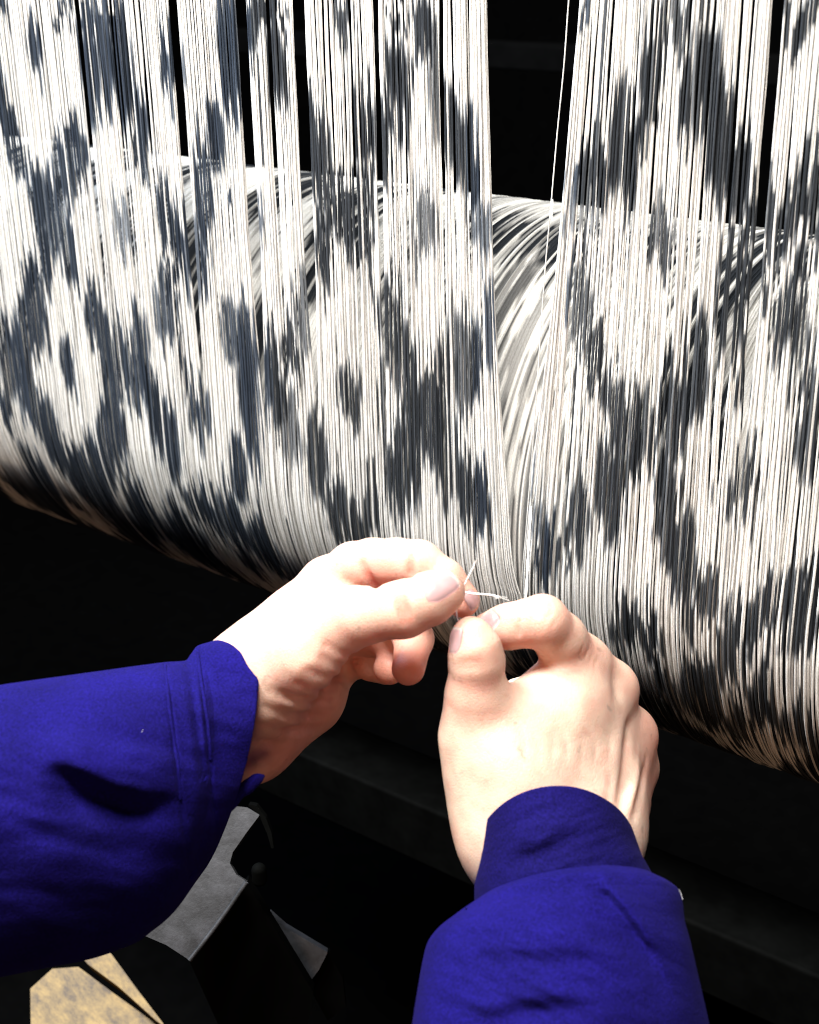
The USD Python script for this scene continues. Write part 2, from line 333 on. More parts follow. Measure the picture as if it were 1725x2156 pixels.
def bar(name, label, cat, a, b, size, m, up=(0, 0, 1.0), c=0.003):
    """A straight bar from a to b with a width and a height."""
    a, b = np.array(a, float), np.array(b, float)
    x = (b - a) / np.linalg.norm(b - a)
    y = np.cross(up, x)
    y /= np.linalg.norm(y)
    z = np.cross(x, y)
    box = meshkit.arrays(bevel_box((0, -size[0] / 2, -size[1] / 2), (np.linalg.norm(b - a), size[0] / 2, size[1] / 2), c))
    v = a + box[0] @ np.stack([x, y, z])
    return (v, box[1])


def on_y(px, py, y):
    d = P(px, py, 1.0) - EYE
    return EYE + d * ((y - EYE[1]) / d[1])


# the rail under the beam, parallel to it
k0 = on_y(730, 1560, -0.06)
rail = thing('loom_rail', 'dark grey iron rail running behind the hands, under the wound beam', 'rail')
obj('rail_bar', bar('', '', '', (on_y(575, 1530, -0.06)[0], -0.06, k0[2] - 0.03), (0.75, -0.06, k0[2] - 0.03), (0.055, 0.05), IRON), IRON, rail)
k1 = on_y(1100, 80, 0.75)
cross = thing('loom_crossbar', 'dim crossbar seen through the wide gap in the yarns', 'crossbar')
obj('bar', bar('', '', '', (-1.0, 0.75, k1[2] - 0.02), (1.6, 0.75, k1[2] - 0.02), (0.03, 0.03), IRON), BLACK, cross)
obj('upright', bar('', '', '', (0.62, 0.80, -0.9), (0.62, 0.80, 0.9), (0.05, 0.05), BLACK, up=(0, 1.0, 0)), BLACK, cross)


def plate(pix, depth0, depth1, thick, along=None):
    """A flat plate whose outline passes through image points; depth runs from depth0 (top of the outline) to depth1 (bottom)."""
    import shapely
    pix = np.array(pix, float)
    yy = (pix[:, 1] - pix[:, 1].min()) / np.ptp(pix[:, 1])
    q = P(pix[:, 0], pix[:, 1], depth0 + (depth1 - depth0) * yy)
    c = q.mean(0)
    _, _, vt = np.linalg.svd(q - c)
    x, y, n = vt
    if n @ (EYE - c) < 0:
        n = -n
        y = -y
    poly = shapely.Polygon((q - c) @ np.stack([x, y]).T).buffer(0)
    poly = poly.buffer(-0.0006).buffer(0.0006, quad_segs=4)
    poly = max(getattr(poly, 'geoms', [poly]), key=lambda g: g.area)
    m = trimesh.creation.extrude_polygon(poly, thick, engine='earcut')
    v = c + np.array(m.vertices) @ np.stack([x, y, np.cross(x, y)])
    if np.cross(x, y) @ n > 0:
        v = v - n * thick
    t = trimesh.Trimesh(v, m.faces, process=True)
    t.fix_normals()
    return t


lev = thing('loom_lever', 'grey steel lever plate with a hooked notch below the open left cuff', 'lever')
obj('lever_plate', plate([(430, 1760), (482, 1696), (520, 1700), (547, 1716), (520, 1752), (490, 1795), (484, 1818), (498, 1842), (519, 1856), (470, 1935), (399, 2022), (350, 1990), (285, 1962), (340, 1880)], .80, .78, .010), STEEL, lev)
e_ = P([519, 480, 440, 399], [1857, 1915, 1970, 2023], [.790, .788, .784, .780])
obj('worn_edge_highlight', tube(e_ + (EYE - e_) * .002, .0013, 8), STEEL, lev, smooth=True)  # strip added for the highlight along the worn edge
hk = plate([(516, 1692), (540, 1697), (560, 1722), (572, 1755), (577, 1788), (571, 1786), (563, 1757), (550, 1727), (534, 1706)], .80, .80, .008)
obj('hook_rim', hk, IRON, lev)
kn = trimesh.creation.capsule(height=.006, radius=.0042, count=[16, 16])
kn.apply_translation(P(546, 1842, .795) - kn.bounds.mean(0))
obj('knob', kn, IRON, lev, smooth=True)
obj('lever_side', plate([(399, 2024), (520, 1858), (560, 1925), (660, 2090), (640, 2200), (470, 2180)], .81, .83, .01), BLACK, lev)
wed = thing('loom_gusset', 'small grey triangular steel plate at the bottom, between the two sleeves', 'plate')
obj('gusset_plate', plate([(560, 1916), (600, 1952), (640, 1976), (690, 2006), (672, 2042), (648, 2074), (605, 2002)], .84, .84, .008), STEEL, wed)
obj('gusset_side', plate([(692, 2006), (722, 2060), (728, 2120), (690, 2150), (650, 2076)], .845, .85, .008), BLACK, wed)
board = thing('wooden_board', 'mottled golden tan board at the bottom left corner under the wide blue sleeve', 'board')
obj('plank', plate([(64, 2082), (110, 2040), (165, 2036), (240, 2092), (318, 2148), (345, 2175), (350, 2260), (66, 2260)], 1.02, .98, .02), WOOD, board)
obj('plank', plate([(168, 2010), (200, 1990), (222, 1992), (290, 2085), (352, 2166), (330, 2150), (250, 2078), (185, 2030)], 1.015, .985, .02), WOOD, board)

# ------------------------------------------------------------------ the person: two hands (one skin each), nails, sleeves
VOX = 0.0009


def seg(p, a, b, ra, rb):
    ba = b - a
    h = np.clip(((p - a) @ ba) / (ba @ ba), 0, 1)
    return np.sqrt(((p - a - h[..., None] * ba) ** 2).sum(-1)) - (ra + (rb - ra) * h)


def smin(a, b, k):
    h = np.clip(0.5 + 0.5 * (b - a) / k, 0, 1)
    return b + (a - b) * h - k * h * (1 - h)


def poly_dist(p, line):
    return np.min([seg(p, line[i], line[i + 1], 0, 0) for i in range(len(line) - 1)], axis=0)


class Field:
    """A signed distance grid and the surface drawn out of it."""

    def __init__(self, lo, hi):
        self.lo = np.array(lo, float)
        n = np.ceil((np.array(hi) - self.lo) / VOX).astype(int) + 1
        ax = [self.lo[i] + VOX * np.arange(n[i]) for i in range(3)]
        self.p = np.stack(np.meshgrid(*ax, indexing='ij'), -1).astype(np.float32)

    def box(self, j, pad):
        a = np.maximum(((j.min(0) - pad - self.lo) / VOX).astype(int), 0)
        b = ((j.max(0) + pad - self.lo) / VOX).astype(int) + 2
        return tuple(slice(i, k) for i, k in zip(a, b))

    def at(self, q):
        return map_coordinates(self.F, ((np.asarray(q) - self.lo) / VOX).T, order=1, mode='nearest')

    def grad(self, q):
        e = 0.0012
        g = np.stack([self.at(q + e * d) - self.at(q - e * d) for d in np.eye(3)], -1)
        return g / (np.linalg.norm(g, axis=1, keepdims=True) + 1e-12)

    def pick(self, px, py):
        """Where the line of sight through (px, py) meets the skin."""
        d = P(px, py, 1.0) - EYE
        t = np.arange(0.45, 0.80, 0.0004)
        f = self.at(EYE + t[:, None] * d)
        i = np.nonzero(f < 0)[0]
        return EYE + d * (t[i[0]] if len(i) else t[np.argmin(f)])

    def line(self, pts, n=10):
        pts = np.array(pts, float)
        u = np.linspace(0, len(pts) - 1, n)
        q = np.stack([np.interp(u, np.arange(len(pts)), pts[:, k]) for k in (0, 1)], -1)
        return np.array([self.pick(*a) for a in q])

    def carve(self, pts, depth, width, n=10):
        """A crease (depth > 0) or a raised tendon or vein (depth < 0) along a line on the skin."""
        L = self.line(pts, n)
        lo, hi = L.min(0) - 4 * width, L.max(0) + 4 * width
        a = np.maximum(((lo - self.lo) / VOX).astype(int), 0)
        b = np.maximum(((hi - self.lo) / VOX).astype(int) + 2, a + 1)
        s = tuple(slice(i, j) for i, j in zip(a, b))
        u = poly_dist(self.p[s], L.astype(np.float32))
        ends = np.minimum(np.linalg.norm(self.p[s] - L[0], axis=-1), np.linalg.norm(self.p[s] - L[-1], axis=-1))
        fade = np.clip(ends / (0.35 * np.linalg.norm(L[-1] - L[0]) + 1e-6), 0.25, 1)
        self.F[s] += depth * fade * np.exp(-(u / width) ** 2)

    def surface(self):
        F = self.F
        ins = F < 0
        n = np.array(F.shape)
        cell = np.zeros(n - 1, bool)
        cnt = np.zeros(n - 1, np.int8)
        for o in np.ndindex(2, 2, 2):
            cnt += ins[o[0]:n[0] - 1 + o[0], o[1]:n[1] - 1 + o[1], o[2]:n[2] - 1 + o[2]]
        cell = (cnt > 0) & (cnt < 8)
        idx = np.argwhere(cell)
        num = -np.ones(n - 1, np.int64)
        num[cell] = np.arange(len(idx))
        acc, w = np.zeros((len(idx), 3)), np.zeros(len(idx))
        corners = list(np.ndindex(2, 2, 2))
        for a in corners:
            for ax in range(3):
                if a[ax]:
                    continue
                b = list(a)
                b[ax] = 1
                fa, fb = F[tuple((idx + a).T)], F[tuple((idx + b).T)]
                c = (fa < 0) != (fb < 0)
                t = fa[c] / (fa[c] - fb[c])
                q = np.repeat(np.array([a], float), c.sum(), 0)
                q[:, ax] += t
                acc[c] += q
                w[c] += 1
        v = self.lo + VOX * (idx + acc / w[:, None])
        faces = []
        for ax in range(3):
            b, c = (ax + 1) % 3, (ax + 2) % 3
            lo_s = [slice(None)] * 3
            hi_s = [slice(None)] * 3
            lo_s[ax], hi_s[ax] = slice(0, -1), slice(1, None)
            e = np.argwhere(ins[tuple(lo_s)] != ins[tuple(hi_s)])
            e = e[(e[:, b] > 0) & (e[:, c] > 0) & (e[:, b] < n[b] - 1) & (e[:, c] < n[c] - 1)]
            flip = ins[tuple(e.T)]
            q = []
            for db, dc in ((1, 1), (0, 1), (0, 0), (1, 0)):
                o = e.copy()
                o[:, b] -= db
                o[:, c] -= dc
                q.append(num[tuple(o.T)])
            q = np.stack(q, -1)
            q[~flip] = q[~flip][:, ::-1]
            faces.append(q)
        return v, np.vstack(faces)


def chain(p, joints, radii, k=0.003):
    d = None
    for i in range(len(joints) - 1):
        s = seg(p, joints[i], joints[i + 1], radii[i], radii[i + 1])
        d = s if d is None else smin(d, s, k)
    return d


def J(*rows):
    """Joints from rows of (px, py, depth, radius in mm)."""
    r = np.array(rows, float)
    return P(r[:, 0], r[:, 1], r[:, 2]).astype(np.float32), (r[:, 3] * 0.001).astype(np.float32)


def hand_field(palm, fingers, carve_fn, arm_len=None):
    """palm: list of (joints, radii, blend); fingers: list of (joints, radii, blend with the palm)."""
    allj = np.vstack([x[0] for x in palm + fingers])
    F = Field(allj.min(0) - 0.024, allj.max(0) + 0.024)
    base = np.full(F.p.shape[:3], 0.05, np.float32)
    for j, r, k in palm:
        s = F.box(j, r.max() + 0.03)
        base[s] = smin(base[s], chain(F.p[s], j, r), k)
    total = base.copy()
    for j, r, k in fingers:
        s = F.box(j, 0.026)
        total[s] = np.minimum(total[s], smin(base[s], chain(F.p[s], j, r, 0.0035), k))
    F.F = total
    carve_fn(F)
    return F


def skin_dye(F, v, red_points):
    base = np.array([0.59, 0.412, 0.318])
    c = np.repeat(base[None], len(v), 0)
    n1 = meshkit.fbm(v * 70, 3, 4)[:, None]
    n2 = meshkit.fbm(v * 160 + 7, 3, 9)[:, None]
    c = c * (0.92 + 0.16 * n1) * (1 - np.array([0.02, 0.13, 0.13]) * np.clip((n2 - 0.42) * 4, 0, 1))
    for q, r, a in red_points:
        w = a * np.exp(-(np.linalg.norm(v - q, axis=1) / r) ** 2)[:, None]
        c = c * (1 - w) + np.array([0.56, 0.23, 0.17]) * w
    return c


def nail(F, parent, center, along, length, width, label=None, dip=0.0):
    """A thin curved plate on the skin round the picked point, its long axis along the line of sight points given."""
    c = F.pick(*center)
    n = F.grad(c[None])[0]
    a = F.pick(*along) - c
    a -= n * (a @ n)
    a /= np.linalg.norm(a)
    b = np.cross(n, a)
    m, k = 15, 13
    u, w = np.meshgrid(np.linspace(-1, 1, m), np.linspace(-1, 1, k), indexing='ij')
    su = u * 0.5 * length
    sw = w * 0.5 * width * np.where(u < 0, (1 - np.abs(u) ** 3 * 0.55), 1 - np.abs(u) ** 4 * 0.35)
    q = (c + su[..., None] * a + sw[..., None] * b + n * 0.004).reshape(-1, 3)
    for _ in range(30):
        f = F.at(q)
        q = q - n * np.clip(f * 0.7, -0.001, 0.001)[:, None]
    rim = np.clip(1.12 - np.maximum(np.abs(u), np.abs(w)) ** 6, 0, 1).ravel()
    top = q + n * (0.00045 * rim - 0.0001)[:, None]
    low = q - n * 0.0008
    v = np.vstack([top, low])
    g = grid_faces(m, k)
    o = m * k
    ring = np.r_[np.arange(k), np.arange(1, m) * k + k - 1, (m - 1) * k + np.arange(k - 2, -1, -1), np.arange(m - 2, 0, -1) * k]
    side = np.stack([ring, np.roll(ring, -1), np.roll(ring, -1) + o, ring + o], -1)
    bed, free, cut = np.array([0.40, 0.235, 0.235]), np.array([0.56, 0.47, 0.42]), np.array([0.46, 0.20, 0.17])
    e = np.clip((u.ravel() - 0.80) / 0.08, 0, 1)[:, None]
    r = np.clip((np.abs(w.ravel()) - 0.86) / 0.12, 0, 1)[:, None] * (1 - e) + np.clip((-u.ravel() - 0.86) / 0.12, 0, 1)[:, None]
    lun = np.clip(1 - ((u.ravel() + 1.0) / 0.38) ** 2 - (w.ravel() / 0.6) ** 2, 0, 1)[:, None]
    col = bed * (1 - e) + free * e
    col = col * (1 - 0.5 * lun) + free * 0.5 * lun
    col = col * (1 - np.clip(r, 0, 1)) + cut * np.clip(r, 0, 1)
    col = col * (0.92 + 0.16 * meshkit.noise(np.stack([w.ravel() * 9, u.ravel() * 0.8, 0 * u.ravel()], -1), 3))[:, None]
    return obj('nail', (v, np.vstack([g, g[:, ::-1] + o, side])), NAIL, parent, smooth=True, dye=np.vstack([col, col]))


person = thing('person', 'person in royal blue work shirt, both hands tying a broken thread before the beam', 'person')

# --- the hand reaching in from the left, seen from the thumb side
LP = [(*J((330, 1570, .626, 18), (440, 1505, .628, 18)), .01),
      (*J((400, 1505, .628, 17), (556, 1402, .622, 17)), .02),
      (*J((400, 1600, .634, 15), (522, 1552, .644, 14.5)), .02),
      (*J((556, 1402, .622, 17), (690, 1232, .645, 12.6)), .02),
      (*J((545, 1450, .632, 16), (690, 1290, .672, 12)), .018),
      (*J((535, 1500, .640, 16), (690, 1350, .695, 11.5)), .018),
      (*J((522, 1552, .644, 14), (712, 1400, .712, 10.5)), .018),
      (*J((526, 1548, .646, 14), (650, 1480, .688, 14.5)), .018),
      (*J((570, 1440, .612, 17), (640, 1375, .600, 16), (718, 1302, .598, 13.4)), .016),
      (*J((640, 1300, .625, 12), (730, 1270, .630, 8)), .014)]
LF = [(*J((640, 1375, .600, 13), (718, 1302, .598, 12), (765, 1297, .592, 11.4), (850, 1283, .585, 11.3), (905, 1260, .583, 10.4), (934, 1246, .583, 8.9)), .006),
      (*J((690, 1232, .645, 11), (745, 1196, .634, 11.0), (785, 1189, .626, 11.0), (835, 1184, .618, 9.9), (882, 1187, .612, 9.6), (935, 1222, .610, 8.6), (974, 1264, .609, 7.4)), .005),
      (*J((690, 1290, .670, 10.5), (825, 1285, .645, 9.5), (872, 1345, .632, 8.2), (860, 1408, .618, 7.2)), .005),
      (*J((690, 1350, .690, 10), (815, 1338, .656, 9.5), (858, 1385, .655, 8.2), (820, 1408, .650, 7.3)), .005),
      (*J((712, 1400, .705, 9), (785, 1385, .672, 8.5), (815, 1405, .678, 7.4), (780, 1402, .672, 6.8)), .005)]


def left_creases(F):
    F.carve([(832, 1250), (838, 1275), (850, 1310)], .0017, .0012)
    F.carve([(846, 1247), (852, 1272), (864, 1305)], .0015, .0012)
    F.carve([(858, 1262), (866, 1300)], .0004, .0009)
    F.carve([(863, 1152), (864, 1175), (866, 1214)], .0040, .0015)
    F.carve([(764, 1186), (774, 1208), (794, 1238)], .0042, .0017)
    F.carve([(718, 1193), (726, 1215), (738, 1240)], .0012, .0022)
    for y0, y1, dx, dep in ((1368, 1385, 0, .0016), (1392, 1408, -10, .0014), (1418, 1432, -40, .0013), (1448, 1455, -60, .0011), (1475, 1478, -80, .0012), (1500, 1508, -95, .001), (1530, 1536, -110, .001)):
        F.carve([(690 + dx, y0 - 8), (712 + dx, y0 + 6), (748 + dx * .6, y1)], dep * 1.9, .0020)
    for pts, dep in (([(575, 1455), (610, 1470), (650, 1472)], .0012), ([(560, 1490), (600, 1508), (650, 1505)], .0012), ([(548, 1525), (590, 1540), (640, 1535)], .0010), ([(545, 1560), (585, 1572)], .0010)):
        F.carve(pts, dep * 2.0, .0022)
    F.carve([(600, 1420), (650, 1400), (690, 1385)], -.0008, .004)
    F.carve([(640, 1215), (600, 1275), (555, 1340)], -.0006, .003)


HL = hand_field(LP, LF, left_creases)
lv, lf = HL.surface()
lred = [(P(934, 1246, .583), .013, .55), (P(974, 1270, .605), .016, .8), (P(860, 1408, .615), .016, 1.0), (P(780, 1410, .64), .03, .9), (P(850, 1330, .585), .014, .35),
        (P(820, 1215, .615), .016, .6), (P(700, 1400, .60), .02, .35), (P(600, 1550, .63), .035, .75), (P(700, 1470, .66), .04, .85)]
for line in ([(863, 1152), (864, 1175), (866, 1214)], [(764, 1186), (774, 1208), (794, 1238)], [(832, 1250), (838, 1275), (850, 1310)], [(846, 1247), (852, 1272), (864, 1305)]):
    lred += [(q, .0017, .7) for q in HL.line(line, 12)]        # pinker crease skin, strengthened to paint in the shade of the folds
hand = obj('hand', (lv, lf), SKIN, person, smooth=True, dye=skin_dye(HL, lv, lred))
tag(hand, 'hand on the left, thumb pressed on its bent forefinger')
nail(HL, hand, (927, 1231), (960, 1212), .0165, .0118)
nail(HL, hand, (996, 1262), (1002, 1285), .009, .007)

# --- the hand on the right, seen from its back
RP = [(*J((1180, 2000, .592, 17), (1165, 1880, .598, 15)), .01),
      (*J((1112, 1885, .600, 14), (1078, 1760, .598, 16)), .02),
      (*J((1240, 1890, .606, 14), (1250, 1765, .612, 17)), .02),
      (*J((1078, 1760, .598, 16), (1050, 1640, .603, 17)), .02),
      (*J((1078, 1760, .598, 16), (1150, 1600, .612, 15), (1222, 1395, .624, 12.4)), .02),
      (*J((1165, 1740, .600, 16), (1230, 1600, .615, 14), (1286, 1452, .638, 12.2)), .02),
      (*J((1220, 1760, .606, 16), (1280, 1640, .628, 13), (1328, 1545, .652, 11.8)), .018),
      (*J((1252, 1765, .612, 17), (1300, 1700, .640, 13), (1334, 1622, .664, 11.2)), .018),
      (*J((1050, 1640, .603, 17), (1000, 1540, .600, 14), (1003, 1470, .594, 12.4)), .02),
      (*J((1060, 1590, .600, 14), (1090, 1528, .602, 11.5), (1165, 1474, .613, 11.5)), .018),
      (*J((1100, 1640, .603, 15), (1175, 1505, .613, 12.5)), .02),
      (*J((1150, 1650, .640, 14), (1180, 1540, .645, 14)), .02)]
RF = [(*J((1002, 1500, .597, 11.0), (1004, 1392, .588, 11.0), (1000, 1362, .586, 9.8), (992, 1338, .586, 7.8)), .006),
      (*J((1222, 1395, .624, 10.6), (1180, 1345, .611, 10.8), (1142, 1308, .601, 10.6), (1100, 1314, .604, 9.2), (1066, 1320, .607, 9.0), (1028, 1326, .609, 7.4)), .005),
      (*J((1286, 1452, .638, 10.5), (1200, 1415, .690, 10), (1140, 1452, .702, 8.8), (1090, 1462, .704, 8)), .005),
      (*J((1328, 1545, .652, 10), (1240, 1470, .690, 10), (1170, 1500, .700, 8.7), (1150, 1560, .690, 7.8)), .005),
      (*J((1334, 1622, .664, 9.6), (1270, 1580, .700, 9), (1210, 1600, .710, 8), (1180, 1640, .700, 7.2)), .005)]


def right_creases(F):
    F.carve([(958, 1400), (985, 1393), (1020, 1396)], .0005, .0014)
    F.carve([(956, 1412), (985, 1406), (1022, 1408)], .0004, .0013)
    F.carve([(1045, 1285), (1047, 1300), (1044, 1330)], .0006, .001)
    F.carve([(1085, 1310), (1092, 1330), (1088, 1345)], .0009, .0014)
    F.carve([(1300, 1400), (1296, 1440), (1302, 1490)], .0010, .004)
    F.carve([(1345, 1480), (1325, 1540), (1312, 1600)], .0012, .004)
    F.carve([(1312, 1480), (1300, 1580), (1275, 1700)], -.0009, .0045)
    F.carve([(1320, 1530), (1318, 1640), (1300, 1730)], .0034, .0028)
    F.carve([(1345, 1580), (1338, 1650), (1318, 1730)], -.0012, .0024)
    F.carve([(1362, 1600), (1352, 1660), (1334, 1720)], .0024, .0022)
    F.carve([(1290, 1600), (1288, 1660), (1275, 1730)], .0009, .003)
    for k in range(4):
        F.carve([(1120 + 11 * k, 1268 - 3 * k), (1126 + 12 * k, 1290), (1122 + 10 * k, 1312)], .0005, .0010)
        F.carve([(1232 + 10 * k, 1352 + 9 * k), (1222 + 10 * k, 1376 + 8 * k), (1226 + 9 * k, 1400 + 8 * k)], .0004, .0011)
    for k in range(7):
        x0 = 1080 + k * 30
        F.carve([(x0, 1520 + 9 * (k % 3)), (x0 + 26, 1560 + 11 * (k % 2)), (x0 + 20, 1620)], .00022, .0014)
    F.carve([(1232, 1405), (1222, 1490), (1196, 1600)], -.0005, .005)
    F.carve([(945, 1470), (950, 1490), (960, 1520)], .0003, .003)
    for x, y in ((1150, 1275), (1166, 1284), (1180, 1298)):
        F.carve([(x - 4, y), (x - 14, y + 14), (x - 20, y + 34)], .0003, .0012)


HR = hand_field(RP, RF, right_creases)
rv, rf = HR.surface()
rred = [(P(994, 1335, .597), .010, .5), (P(1028, 1326, .609), .010, .4), (P(1100, 1345, .607), .014, .55), (P(1082, 1418, .66), .012, .3), (P(1150, 1280, .60), .010, .25),
        (P(1352, 1650, .645), .028, .85), (P(1340, 1450, .63), .012, .35), (P(1240, 1375, .615), .014, .4), (P(1375, 1540, .645), .012, .4), (P(1000, 1395, .58), .012, .35), (P(1142, 1290, .592), .012, .4), (P(960, 1480, .585), .014, .3), (P(1385, 1580, .65), .014, .3)]  # wide strong red on the outer edge paints in its shaded side
hand2 = obj('hand', (rv, rf), SKIN, person, smooth=True, dye=skin_dye(HR, rv, rred))
tag(hand2, 'hand on the right, seen from its back, pinching the thread')
nail(HR, hand2, (956, 1348), (962, 1322), .011, .009)
nail(HR, hand2, (1030, 1305), (1012, 1309), .010, .009)


def loft(top, bot, depth, near, far, nphi=240, n_t=150, shift=None, bend=1.0):
    """A cloth tube drawn from its two outlines: rows of (px, py) along the top edge and the bottom edge, with the axis depth,
    and how far the near and the far half bow sideways (px, py) and in depth. Returns (px, py, depth) grids and phi."""
    top, bot = np.array(top, float), np.array(bot, float)
    t = np.linspace(0, 1, n_t)
    k = np.linspace(0, 1, len(top))
    from scipy.interpolate import PchipInterpolator as Pc
    T, Bt = Pc(k, top)(t), Pc(k, bot)(t)
    D = np.interp(t, np.linspace(0, 1, len(depth)), depth)
    N = Pc(np.linspace(0, 1, len(near)), np.array(near, float))(t)
    Fa = Pc(np.linspace(0, 1, len(far)), np.array(far, float))(t)
    phi = np.linspace(0, 2 * np.pi, nphi, endpoint=False)      # 0 = top outline, pi = bottom outline, pi/2 = nearest
    c, s = np.cos(phi), np.sin(phi)
    mid, half = (T + Bt) / 2, (T - Bt) / 2
    sn = np.maximum(s, 0) ** bend
    sf = np.maximum(-s, 0) ** bend
    xy = mid[:, None] + half[:, None] * c[None, :, None] + N[:, None, :2] * sn[None, :, None] + Fa[:, None, :2] * sf[None, :, None]
    dz = D[:, None] + N[:, None, 2] * np.maximum(s, 0)[None] + Fa[:, None, 2] * np.maximum(-s, 0)[None]
    return xy[..., 0], xy[..., 1], dz, phi, t


def fold(px, py, line, up, down, rise, sink):
    """Depth change of a fold of cloth lying along LINE: it swells towards the lens above the line and tucks in below it."""
    line = np.array(line, float)
    y = np.interp(px, line[:, 0], line[:, 1])
    L = line[-1, 0] - line[0, 0]
    w = np.clip((px - line[0, 0]) / (0.3 * L), 0, 1) * np.clip((line[-1, 0] - px) / (0.5 * L), 0, 1)
    w = w * w * (3 - 2 * w)
    d = py - y
    sm = np.clip(d / 38.0, 0, 1)
    sm = sm * sm * (3 - 2 * sm)
    return w * np.where(d < 0, -rise * np.exp(-(d / up) ** 2), -rise + (rise + sink) * sm - sink * (1 - np.exp(-(np.maximum(d - 38, 0) / down) ** 2)))


def wrinkle(px, py, freq, amp, seed, ang=0.0, stretch=3.0):
    u = (px * math.cos(ang) + py * math.sin(ang)) * freq / stretch
    v = (-px * math.sin(ang) + py * math.cos(ang)) * freq
    return amp * (meshkit.fbm(np.stack([u, v, np.zeros_like(u)], -1), 3, seed) - 0.5)


def shell(v, thick, closed_end=False):
    """A tube grid (n, m, 3) as cloth with thickness: the outer skin, the inner skin and the hems between."""
    n, m = v.shape[:2]
    e1 = np.gradient(v, axis=0)
    e2 = np.roll(v, -1, 1) - np.roll(v, 1, 1)
    nn = np.cross(e1, e2)
    nn /= np.linalg.norm(nn, axis=-1, keepdims=True) + 1e-12
    if ((v - v.mean(1, keepdims=True)) * nn).sum() < 0:
        nn = -nn
    inner = v - nn * thick
    mid0 = v[:1] - nn[:1] * thick * 0.5 + (v[:1] - v[1:2]) / np.linalg.norm(v[:1] - v[1:2], axis=-1, keepdims=True) * thick * 0.5
    rows = np.concatenate([inner[::-1], mid0, v], 0)
    f = grid_faces(len(rows), m, True)
    return rows.reshape(-1, 3), f


# left sleeve: wide, its cuff unbuttoned and hanging open below the wrist
top = [(506, 1334), (470, 1343), (440, 1352), (416, 1360), (402, 1377), (390, 1391), (350, 1394), (310, 1399), (230, 1410), (150, 1421), (0, 1442), (-220, 1475)]
bot = [(402, 1856), (392, 1876), (378, 1900), (360, 1925), (340, 1945), (318, 1962), (290, 1983), (250, 2000), (190, 2020), (100, 2038), (0, 2058), (-220, 2105)]
px, py, dz, phi, t = loft(top, bot, [.624, .618, .60, .58], [(74, -28, -.040), (70, -20, -.048), (50, -10, -.056), (20, 0, -.06)],
                          [(55, 22, .045), (35, 10, .05), (20, 0, .055), (0, 0, .055)], bend=1.25)
near_w = np.clip(np.sin(phi), 0, 1)[None] ** 0.6
d2 = fold(px, py, [(80, 1580), (140, 1603), (190, 1628), (250, 1652), (300, 1662), (400, 1655)], 110, 80, .008, .009)
d2 = d2 + wrinkle(px, py, 1 / 60, .007, 11, 0.25) + wrinkle(px, py, 1 / 22, .0012, 12, 0.3) + 0.0025 * np.exp(-((px - 395 - (py - 1385) * 0.14) / 10) ** 2) * (py < 1640)
hem = 0.0016 * (np.exp(-((px - (352 + (py - 1430) * 0.115)) / 4.0) ** 2) + np.exp(-((px - (424 + (py - 1430) * 0.10)) / 4.0) ** 2))
dz = dz + near_w * (d2 + hem)
dz = dz - (1 - near_w) * wrinkle(px, py, 1 / 50, .004, 21)
V = P(px, py, dz)
sleeve = obj('sleeve', shell(V, .0016), BLUE, person, smooth=60)
tag(sleeve, 'wide left sleeve with its cuff hanging open')


def seam(F, G, name, mat_, parent, pts, lift, width, label=None):
    """A stitched tape or thread line that lies on a cloth grid."""
    q = []
    for a in pts:
        k = np.argmin(np.where(G[2] < np.inf, (G[0] - a[0]) ** 2 + (G[1] - a[1]) ** 2 + 4e4 * (G[3] < 0), 1e9))
        q.append(F.reshape(-1, 3)[k])
    q = np.array(q)
    c = np.arange(len(q))
    u = np.linspace(0, len(q) - 1, len(q) * 6)
    from scipy.interpolate import PchipInterpolator as Pc
    q = Pc(c, q)(u)
    q = q + (EYE - q) / np.linalg.norm(EYE - q, axis=1, keepdims=True) * lift
    return obj(name, tube(q, width, 6), mat_, parent, smooth=True)


q = np.array([(557, 1633), (535, 1645), (508, 1668), (480, 1700), (455, 1735), (434, 1775), (416, 1815), (402, 1852)], float)
u = np.linspace(0, 7, 60)
q = np.stack([np.interp(u, np.arange(8), q[:, k]) for k in (0, 1)], -1)
q = P(q[:, 0], q[:, 1], np.linspace(.600, .586, 60))
tag(obj('hem', tube(q, .0026 * np.clip(np.minimum(u + .12, 1) * (1.05 - u / 9), 0.05, 1) * (1 + 0.12 * np.sin(u * 5)), 10, flat=1.5), BLUE, sleeve, smooth=True), 'turned edge of the open cuff')
G = (px, py, dz, np.broadcast_to(np.sin(phi)[None] - 0.05, px.shape))
LV = (V, px, py, np.broadcast_to(np.sin(phi)[None], px.shape), sleeve)
seam(V, G, 'seam', BLUE, sleeve, [(347, 1400), (352, 1450), (360, 1510), (368, 1570), (375, 1620), (380, 1680)], .0004, .0008)
seam(V, G, 'seam', BLUE, sleeve, [(418, 1372), (423, 1420), (430, 1480), (438, 1540), (444, 1600)], .0004, .0008)

